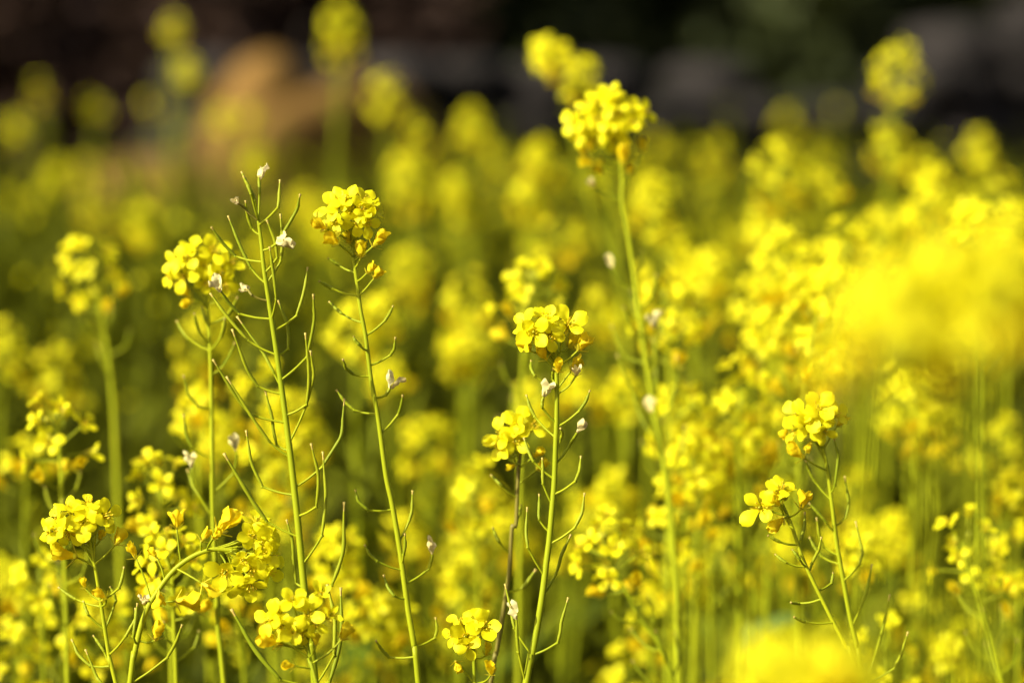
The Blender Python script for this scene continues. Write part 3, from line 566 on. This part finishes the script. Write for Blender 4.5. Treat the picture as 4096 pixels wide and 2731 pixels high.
K_st = [X7(890, 800), z8(600, 570), z8(625, 700), z8(645, 850), z8(660, 980), z8(690, 1150), z8(720, 1310), z8(745, 1420), z8(770, 1575)]
K_f = fl(X7, [((850, 400), (0, .4, .9), 1.15), ((690, 540), (-.1, .2, .97), 1.15), ((590, 490), (-.5, .3, .8), 1.05), ((920, 480), (.2, .2, .95), 1.1), ((1070, 500), (.7, .3, .6)), ((560, 690), (-.7, -.2, .6)), ((930, 710), (.2, -.3, .9), .9), ((760, 640), (0, -.1, 1))])
K_w = wt(X7, [((680, 1040), (480, 890), (960, 1200)), ((770, 830), (710, 960), (930, 960)), ((470, 680), (400, 740), (880, 830)), ((1090, 640), (1200, 500), (930, 930))])
K_p = pods(z8, [((695, 720), (712, 830), (700, 890), (655, 935)), ((740, 905), (768, 1030), (755, 1080), (695, 1155)), ((580, 890), (590, 960), (610, 1010), (668, 1060)), ((550, 970), None, (600, 1050), (672, 1090)), ((808, 1080), (785, 1190), (760, 1260), (715, 1340)), ((548, 830), None, (620, 910), (650, 950)), ((535, 655), None, (570, 740), (632, 830)), ((650, 560), (668, 640), (655, 760), (645, 800)), ((880, 1205), (855, 1330), (815, 1470), (770, 1560)), ((955, 1358), (930, 1440), (895, 1510), (780, 1590))])
hero('pale flowering mustard stalk rising above the small leaning stalk', K_st, D0 + .05, 8, K_f, K_w, K_p, r0=.0010, r1=.0024)
L_st = [z8(440, 835), z8(480, 930), z8(520, 1050), z8(570, 1160), z8(650, 1320), z8(700, 1420), z8(760, 1575)]
L_f = fl(z8, [((350, 850), (-.3, .1, .9), 1.25), ((415, 790), (-.1, .6, .7)), ((440, 765), (.2, .8, .5), .9)])
L_w = wt(z8, [((515, 855), (540, 785), (470, 895)), ((445, 890), (390, 940), (465, 900)), ((430, 840), (400, 800), (455, 870))])
L_p = pods(z8, [((380, 963), None, (430, 990), (500, 1000)), ((410, 1040), None, (455, 1075), (530, 1090)), ((600, 970), (590, 1020), (560, 1080), (540, 1110)), ((475, 1238), None, (512, 1242), (610, 1237)), ((648, 1115), None, (640, 1160), (590, 1200)), ((487, 1297), None, (540, 1320), (640, 1330)), ((532, 868), (530, 930), (515, 985), (505, 1020)), ((480, 1020), None, (510, 1060), (540, 1100))])
hero('small leaning mustard stalk with three open flowers and thin pods', L_st, D0 + .01, 9, L_f, L_w, L_p, r0=.0010, r1=.0020)

O_st = [z4(600, 1040), z4(590, 1180), z4(580, 1350), z4(570, 1568), z5(1330, 330), z5(1310, 620), z5(1270, 880), z5(1230, 1120), z5(1195, 1310)]
O_f = fl(z4, [((480, 1000), (-.4, .3, .85), 1.15), ((560, 950), (-.1, .4, .9)), ((680, 950), (.4, .3, .85), 1.05), ((570, 1040), (.1, 0, 1), 1.1), ((470, 1070), (-.5, -.2, .8)), ((580, 900), (0, .8, .5), .9), ((600, 960), (.1, .3, .9), .9)])
O_w = wt(z4, [((530, 1140), (480, 1080), (590, 1120)), ((570, 1190), (510, 1210), (592, 1180)), ((680, 1140), (740, 1090), (598, 1200)), ((700, 1220), (760, 1160), (590, 1300))])
O_p = pods(z4, [((415, 1255), None, (480, 1320), (575, 1385)), ((600, 1440), None, (590, 1500), (572, 1530))]) + pods(z5, [((1480, 590), (1420, 680), (1390, 710), (1320, 750), 0, .0012), ((1210, 330), None, (1250, 420), (1315, 480))])
hero('brownish mustard stem with small tight yellow head beside a taller upright stalk', O_st, D0 + .06, 10, O_f, O_w, O_p, r0=.0010, r1=.0022, brown=True)
P_st = [z5(1085, 1050), z5(1090, 1150), z5(1095, 1310)]
P_f = fl(z5, [((1040, 1010), (-.2, .1, .97), 1.15), ((1160, 950), (.3, .3, .9), 1.15), ((1010, 920), (-.3, .7, .6), .9), ((1050, 1070), (0, -.5, .85), .9), ((960, 1000), (-.8, 0, .5), .9), ((1110, 900), (.1, .8, .5), .9)])
P_w = wt(z5, [((1165, 1130), (1190, 1050), (1095, 1200)), ((975, 1165), (1000, 1235), (1090, 1280)), ((1200, 1250), (1185, 1170), (1095, 1310))])
hero('short mustard plant with four open flowers near the foot of the upright stalk', P_st, D0 + .02, 11, P_f, P_w, r0=.0010, r1=.0018)

def hs(label, pts, d, seed, auto=(12, 4, 9), **k): hero(label, [f2(*p) for p in pts], d, seed, auto=(*auto, dict(full=1.25)), **k)
XM = Z(2200, 300, 3.136)
M_f = fl(XM, [((780, 220), (.1, .7, .6)), ((610, 340), (-.1, .5, .8)), ((700, 300), (0, .6, .7), .9), ((480, 400), (-.5, .6, .5)), ((310, 610), (-.6, .1, .8), 1.1), ((440, 650), (-.2, .1, .95), 1.1), ((600, 560), (-.1, .2, .95), 1.15), ((680, 680), (0, 0, 1), 1.15), ((840, 500), (.2, .3, .9), 1.1), ((980, 390), (.5, .5, .7)), ((1010, 590), (.4, 0, .9)), ((1180, 480), (.8, .2, .5)), ((860, 690), (.3, -.1, .9)), ((790, 800), (.1, -.5, .8)), ((830, 350), (.1, .5, .8)), ((360, 780), (-.5, -.3, .8), .8), ((530, 820), (-.3, -.5, .8), .9)])
M_w = wt(XM, [((440, 1010), (370, 880), (870, 1150)), ((530, 1110), (370, 1060), (890, 1250)), ((650, 1040), (570, 1210), (880, 1200)), ((910, 1120), (920, 840), (890, 1230)), ((1170, 960), (1150, 790), (890, 1300)), ((990, 1250), (1020, 1120), (900, 1400)), ((500, 960), (480, 820), (870, 1150)), ((540, 1400), (500, 1320), (930, 1560), True)])
hero('tall mustard stalk topped with a big round head well above its neighbours', [XM(830, 800), XM(880, 1100), XM(905, 1300)] + [f2(*p) for p in [(1430, 470), (1440, 520), (1455, 620), (1480, 800), (1505, 950), (1535, 1130), (1552, 1330), (1560, 1570)]], 1.64, 21, M_f, M_w, auto=(0, 0, 14, dict(t0=.05)), r0=.0012, r1=.0030)
0 and hs('', [(1385, 320), (1420, 400), (1440, 520), (1455, 620), (1480, 800), (1505, 950), (1535, 1130), (1552, 1330), (1560, 1570)], 1.66, 21, (18, 7, 12), r0=.0012, r1=.0028)
hs('mustard stalk with compact head standing alone beyond the loose-headed stalk', [(190, 600), (220, 660), (235, 730), (250, 830), (262, 950), (272, 1200), (280, 1400), (285, 1570)], 1.84, 22, (12, 3, 5), r0=.0014, r1=.003)
hs('short mustard stalk with broad petals behind the flat-crowned stalk', [(130, 970), (137, 1020), (142, 1150), (150, 1350), (155, 1570)], 1.60, 23, (9, 3, 8))
hs('mustard head tucked in behind the arch of the bent stem', [(385, 1275), (395, 1330), (400, 1450), (405, 1570)], 1.52, 24, (14, 3, 2))
hs('mustard head with a slanting stem behind the upright stalk', [(1385, 1250), (1420, 1320), (1470, 1420), (1550, 1570)], 1.58, 25, (12, 3, 6))
hs('mustard plant with wide yellow head in the gap behind the arched stem', [(365, 1105), (372, 1160), (385, 1300), (392, 1450), (395, 1570)], 1.62, 26, (10, 2, 8))
hs('mustard plant with a small bright head over the row of low plants', [(2215, 1245), (2225, 1300), (2255, 1400), (2300, 1570)], 1.62, 27, (9, 2, 6))
hs('mustard stalk with its head just above the pale flowering stalk', [(1875, 730), (1865, 800), (1850, 900), (1838, 1000), (1830, 1300), (1830, 1570)], 1.70, 28, (13, 6, 8))
hs('mustard stalk with a bright head behind the tall round-headed stalk', [(1525, 690), (1535, 760), (1538, 900), (1535, 1200), (1532, 1570)], 1.74, 29, (12, 4, 8))
hs('mustard plant with a loose tilted head behind the upright stalk', [(1220, 650), (1210, 720), (1200, 850), (1195, 1100), (1190, 1570)], 1.74, 30, (12, 3, 8))

# ------------------------------------------------------------------ plants close to the camera
def near_plant(label, heads, d, seed, low):
    tops = [P(*f2(x, y), dd) for x, y, dd in heads]; main = [tops[0]] + [P(*f2(x, y), d) for x, y in low]
    return fill_plant(label, tops, seed, None, 0, main_ctrl=main, open_=(11, 13), full=(.7, .85), npod=(2, 3))
near_plant('tallest close mustard plant, its three flower heads side by side and its stem bare', [(2295, 612, .74), (2175, 640, .75), (2050, 690, .74)], .74, 501, [(2262, 740), (2245, 1000), (2250, 1300), (2270, 1580)])
near_plant('low close mustard plant with three full heads at the foot of the small leaning stalk', [(1915, 1535, .82), (1780, 1565, .82), (1850, 1570, .83)], .82, 502, [(1912, 1640), (1905, 1760)])

# ------------------------------------------------------------------ the field behind, plants one can pick out
MID = [  # head x, y in the 2352 px photograph, depth, further heads (dx, dy)
 (455,925,1.80,[]), (600,880,1.85,[(50,60)]), (820,740,1.95,[(50,-30)]), (775,1265,1.75,[]), (855,1390,1.75,[(60,30)]), (1075,670,2.1,[]), (1080,745,2.2,[]), (1530,575,2.0,[(60,30)]),
 (1640,960,1.78,[(-70,-10),(60,-20)]), (1620,1065,1.76,[]), (1500,1400,1.8,[]), (1500,440,2.1,[]), (1290,515,2.15,[]), (1205,440,2.35,[]), (1235,345,2.5,[]), (940,400,2.45,[]), (1085,275,2.7,[]), (1040,430,2.7,[(30,40)]),
 (885,210,2.6,[(70,80)]), (785,45,2.6,[]), (1645,335,2.9,[]), (1790,365,2.1,[(105,50)]), (1785,640,2.0,[]), (1900,595,2.0,[]), (1760,515,2.2,[]), (1850,540,2.3,[]), (2020,520,2.1,[(70,-20)]), (2060,150,2.25,[]), (2040,330,2.3,[(75,40)]),
 (2145,440,2.1,[]), (2280,420,2.15,[]), (2075,880,1.95,[(40,60)]), (2050,1215,1.95,[(-60,20)]), (1090,1110,1.75,[]), (980,1000,2.0,[]), (1410,1110,1.9,[(10,50)]), (90,1305,1.68,[]), (150,1330,1.78,[]), (235,1430,1.72,[]), (290,1410,1.8,[]),
 (130,845,2.1,[]), (65,1035,1.85,[]), (455,775,2.05,[]), (600,1060,1.8,[(60,-20)]), (650,1120,1.9,[]), (535,1330,1.7,[]), (690,960,2.0,[]), (10,790,2.0,[]), (1660,1250,1.9,[]), (1520,1290,1.85,[(60,20)]),
 (1430,890,2.0,[]), (1330,880,2.0,[]), (1370,700,2.1,[]), (1590,660,1.95,[(40,-50)]), (1740,690,1.95,[(60,60)]), (1830,880,1.95,[]), (2150,950,2.0,[]), (2300,1000,2.0,[]), (2330,1110,1.8,[]), (2110,1380,1.9,[]), (2030,1480,1.7,[]), (2180,1490,1.8,[]),
 (2290,1470,1.9,[]), (940,610,2.4,[]), (1060,810,2.0,[]), (890,850,2.1,[]), (930,1210,2.0,[]), (1070,1250,1.9,[]), (1060,1330,1.85,[]), (700,450,3.0,[]), (400,60,3.1,[(30,90)]), (215,470,2.9,[(60,20)]), (90,195,3.6,[]), (215,230,3.5,[]), (350,220,3.8,[]),
 (2330,500,2.0,[]), (2250,330,2.6,[]), (1960,780,2.1,[]), (1890,1250,1.9,[]), (1800,1250,1.95,[]), (1800,1140,2.0,[]), (1960,1120,2.1,[]), (1220,920,2.0,[]), (1150,1180,2.0,[(50,20)]), (750,1500,1.9,[]), (30,1330,1.9,[]), (30,1480,1.75,[]),
 (1340,1180,2.0,[]), (1700,1000,1.9,[]), (500,990,1.95,[]), (2340,1250,1.75,[]), (1440,1540,1.85,[]), (1700,895,1.74,[]), (1560,930,1.76,[]), (1735,1000,1.8,[]), (1590,1050,1.70,[]), (1835,640,1.85,[]), (1760,745,1.83,[]), (1905,650,1.84,[]), (2100,890,1.84,[(45,60)]), (1800,590,1.85,[]), (1950,560,1.85,[]), (2240,500,1.85,[]), (1540,1180,1.7,[]), (1980,1250,1.72,[]), (1390,1560,1.95,[]),
]
def zone(px, d):
    x = px * .57422
    where = 'behind the bare pod stalk' if x < 760 else ('behind the slender stalk beside the pod stalk' if x < 1120 else ('behind the upright stalk with amber buds' if x < 1440 else ('beyond the tall round-headed stalk' if x < 1720 else 'behind the pale flowering stalk')))
    return where
for i, (x, y, d, ex) in enumerate(MID):
    if d > 1.85: d = 1.85 + (d - 1.85) * 1.5 + .06
    px, py = f2(x, y); g = 'blurred mustard plants ' + zone(px, d)
    n = 1 + len(ex); kind = ('single-headed', 'two-headed', 'three-headed')[n - 1]; dist = 'close' if d < 2.2 else 'farther back'
    lab = '%s mustard plant %s behind the %s' % (kind, 'close' if d < 2.2 else 'some way', near_label(px, py))
    fill_plant(lab, [P(px, py, d)] + [P(*f2(x + a, y + b), d + .02) for a, b in ex], 1000 + i, lab, 0 if d < 3.2 else 1, open_=(5, 13) if d < 4 else (1, 3))

fill_plant('mustard plant with a pale slanting stem and high head beyond the tall round-headed stalk', [P(*f2(1250, 125), 2.2), P(*f2(1335, 165), 2.2)], 901, None, 0, main_ctrl=[P(*f2(x, y), 2.2) for x, y in ((1250, 125), (1310, 165), (1360, 240), (1395, 400), (1420, 620), (1440, 850), (1440, 1000))])
# ------------------------------------------------------------------ the rest of the field
rng = random.Random(77); placed = []
def canopy(rng): return rng.gauss(.79, .06)
tries = 0
NFILL = 50
while len(placed) < NFILL and tries < 20000:
    tries += 1
    d = 2.15 + 3.9 * rng.random() ** .75; x = rng.triangular(-.21, .21, .10) * d
    if any((x - a) ** 2 + (d - b) ** 2 < (.05 + .012 * d) ** 2 for a, b in placed): continue
    placed.append((x, d)); h = canopy(rng) - (.05 if d < 2.3 else 0)
    tp = Vector((x, d * math.cos(PITCH), h)); nb = rng.choice((0, 0, 1, 1, 2) if d < 3.5 else (0, 1, 1, 2))
    tops = [tp] + [tp + Vector((rng.uniform(-.09, .09), rng.uniform(-.08, .08), -rng.uniform(.02, .14))) for _ in range(nb)]
    px, py, _ = to_px(tp); lod = 0 if d < 2.6 else 2
    w = ('far left field beyond the compact-headed stalk' if px < 700 else 'field behind the bare pod stalk' if px < 1700 else 'field behind the upright stalk' if px < 2600 else 'field below the stone wall')
    wd = 'near' if d < 2.6 else ('middle' if d < 4.2 else 'back')
    lab = '%s mustard plant %s behind the %s' % (('unbranched', 'forked', 'three-branched')[nb], {'near': 'farther', 'middle': 'far', 'back': 'farthest'}[wd], near_label(px, py))
    fill_plant(lab, tops, 3000 + len(placed), lab, lod, leaves=3)
# farthest plants, past counting: one mass of heads on stems
def mass():
    rg = random.Random(5); V = []; F = []; Mi = []; k = 0
    for q_ in range(230):
        y = 4.2 + 2.6 * rg.random() ** .8; x = rg.uniform(-.20, .20) * y
        if q_ > 28: y = 1.8 + 4.8 * rg.random(); x = rg.choice((-1, 1)) * rg.uniform(.22, .42) * y     # the field goes on to both sides
        if (x > -.75 and y > 6.55 + (x + .75) * .69): continue
        h = canopy(rg) - .02; v, f, m = HEADGEO[rg.randrange(len(HEADGEO))]; a = rg.uniform(0, 6.28); c, s = math.cos(a), math.sin(a); sc = rg.uniform(.8, 1.2)
        w = np.stack([v[:, 0] * c - v[:, 1] * s, v[:, 0] * s + v[:, 1] * c, v[:, 2]], 1) * sc + np.array((x, y, h))
        V.append(w); F += [tuple(i + k for i in q) for q in f]; Mi += m; k += len(w)
        mb = MB(); tube(mb, [(x, y, h), (x + rg.uniform(-.03, .03), y, h - .3), (x + rg.uniform(-.06, .06), y + rg.uniform(-.05, .05), -.01)], [.001, .0018, .003], 3, 0, False)
        V.append(np.array(mb.v)); F += [tuple(i + k for i in q) for q in mb.f]; Mi += [1] * len(mb.f); k += len(mb.v)
    me = bpy.data.meshes.new('mustard_crop'); me.from_pydata(np.concatenate(V).tolist(), [], F)
    for q in ('petal', 'stem', 'wilt'): me.materials.append(M[q])
    me.polygons.foreach_set('material_index', Mi); o = link('mustard_crop', me)
    tag(o, 'mass of distant yellow mustard heads at the back and sides of the field', 'crop', None, 'stuff')
mass()
# leaves and grass under the flowers
def undergrowth():
    rg = random.Random(6); V = []; F = []; k = 0
    L = [np.array(leaf_geo(i, (.06, .10, .035, .14)[i], 1, 5)[0]) for i in range(4)]; lf = leaf_geo(0, .1, 1, 5)[1]
    for _ in range(24000):
        y = 1.75 + 5.0 * rg.random() ** .8; x = rg.uniform(-.40, .40) * y
        z = rg.uniform(.05, .46 if y < 2.6 else .66); v = L[rg.randrange(4)] * rg.uniform(.06, .20); t = R(rg.uniform(-85, -10)); a = rg.uniform(0, 6.28)
        if rg.random() < .45: z = 0; v = L[2] * rg.uniform(.2, .5 if y < 2.6 else .72); t = R(rg.uniform(-88, -60))
        X = v[:, 0] * math.cos(t) + v[:, 2] * math.sin(t); Zz = -v[:, 0] * math.sin(t) + v[:, 2] * math.cos(t); c, s = math.cos(a), math.sin(a)
        V.append(np.stack([X * c - v[:, 1] * s + x, X * s + v[:, 1] * c + y, Zz + z], 1)); F += [tuple(i + k for i in q) for q in lf]; k += len(v)
    me = bpy.data.meshes.new('undergrowth'); me.from_pydata(np.concatenate(V).tolist(), [], F); me.materials.append(M['grass'])
    o = link('undergrowth', me); tag(o, 'green grass and leaves growing thick under the mustard flowers', 'undergrowth', None, 'stuff')
undergrowth()
# green side shoots, buds and young pods filling the canopy between the flower heads
def shoots():
    rg = random.Random(16); V = []; F = []; k = 0; L = [np.array(leaf_geo(i, (.10, .16, .05)[i], 1, 4)[0]) for i in range(3)]; lf = leaf_geo(0, .1, 1, 4)[1]
    fg = MB(); Mi = []
    for k4 in range(4):
        v, f = petal_geo(.25, .44, .03, .2, k4, 3, 3); fg.add(rotz(v, k4 * 1.571), f)
    FV = np.array(fg.v)
    for _ in range(4300):
        y = 1.72 + 5.0 * rg.random() ** .8; x = rg.uniform(-.40, .40) * y
        if x > -.75 and y > 6.5 + (x + .75) * .69: continue
        h = rg.gauss(.745, .06) if y > 2.5 else rg.gauss(.60, .06); dx, dy = rg.gauss(0, .09), rg.gauss(0, .07)
        mb = MB(); tube(mb, [(x, y, h), (x - dx * .6, y - dy * .6, h - .22), (x - dx, y - dy, -.01)], [.0007, .0012, .0022], 3, 0, False); V.append(np.array(mb.v)); F += [tuple(i + k for i in q) for q in mb.f]; Mi += [0] * len(mb.f); k += len(mb.v)
        for q in range(rg.randint(6, 12)):
            v = L[rg.randrange(3)] * rg.uniform(.015, .06); t = R(rg.uniform(-75, -20)); a = rg.uniform(0, 6.28); c, s_ = math.cos(a), math.sin(a); z = h - rg.uniform(0, .3)
            X = v[:, 0] * math.cos(t) + v[:, 2] * math.sin(t); Zz = -v[:, 0] * math.sin(t) + v[:, 2] * math.cos(t); w = (h - z) / .22 * .6
            V.append(np.stack([X * c - v[:, 1] * s_ + x - dx * w, X * s_ + v[:, 1] * c + y - dy * w, Zz + z], 1)); F += [tuple(i + k for i in p) for p in lf]; Mi += [0] * len(lf); k += len(v)
        for q in range(rg.choice((0, 0, 0, 0, 1, 1) if x < -.03 * y else (0, 0, 0, 0, 1, 2) if y < 3.2 else (0, 0, 0, 0, 0, 1, 2))):
            mt = frame(Vector((x + rg.uniform(-.012, .012), y + rg.uniform(-.012, .012), h + rg.uniform(-.03, .006))), (rg.uniform(-.8, .6), rg.uniform(-1, .2), rg.uniform(-.1, 1)), rg.uniform(0, 6), rg.uniform(.0055, .0078))
            A3 = np.array(mt)[:3]; V.append(FV @ A3[:, :3].T + A3[:, 3]); F += [tuple(i + k for i in p) for p in fg.f]; Mi += [1] * len(fg.f); k += len(FV)
    me = bpy.data.meshes.new('green_shoots'); me.from_pydata(np.concatenate(V).tolist(), [], F); me.materials.append(M['shoot']); me.materials.append(M['petal']); me.polygons.foreach_set('material_index', Mi)
    o = link('green_shoots', me); tag(o, 'tangle of green side shoots with scattered small flowers between the mustard heads', 'shoots', None, 'stuff')
shoots()
# a broad-leaved weed among the stems
def weed():
    base = P(*f2(1705, 1400), 1.95); r = link('weed', None); r.location = (base.x, base.y, 0); tag(r, 'broad blue-green leafy weed low among the mustard stems', 'weed')
    mb = MB(); h = base.z; tube(mb, [(0, 0, -.01), (.01, 0, h * .5), (0, 0, h)], [.003, .0025, .0012], 6); link('stem', mb.mesh('stem', ['stem']), r)
    mb = MB(); v, f = leaf_geo(2, .34, 1, 8); mb.add(v, f); me = mb.mesh('leaf', ['weed'])
    for k in range(9): link('leaf', me, r, Matrix.Translation((0, 0, h * (.55 + .05 * k))) @ Matrix.Rotation(k * GA, 4, 'Z') @ Matrix.Rotation(R(-25), 4, 'Y') @ Matrix.Scale(.055, 4))
weed()
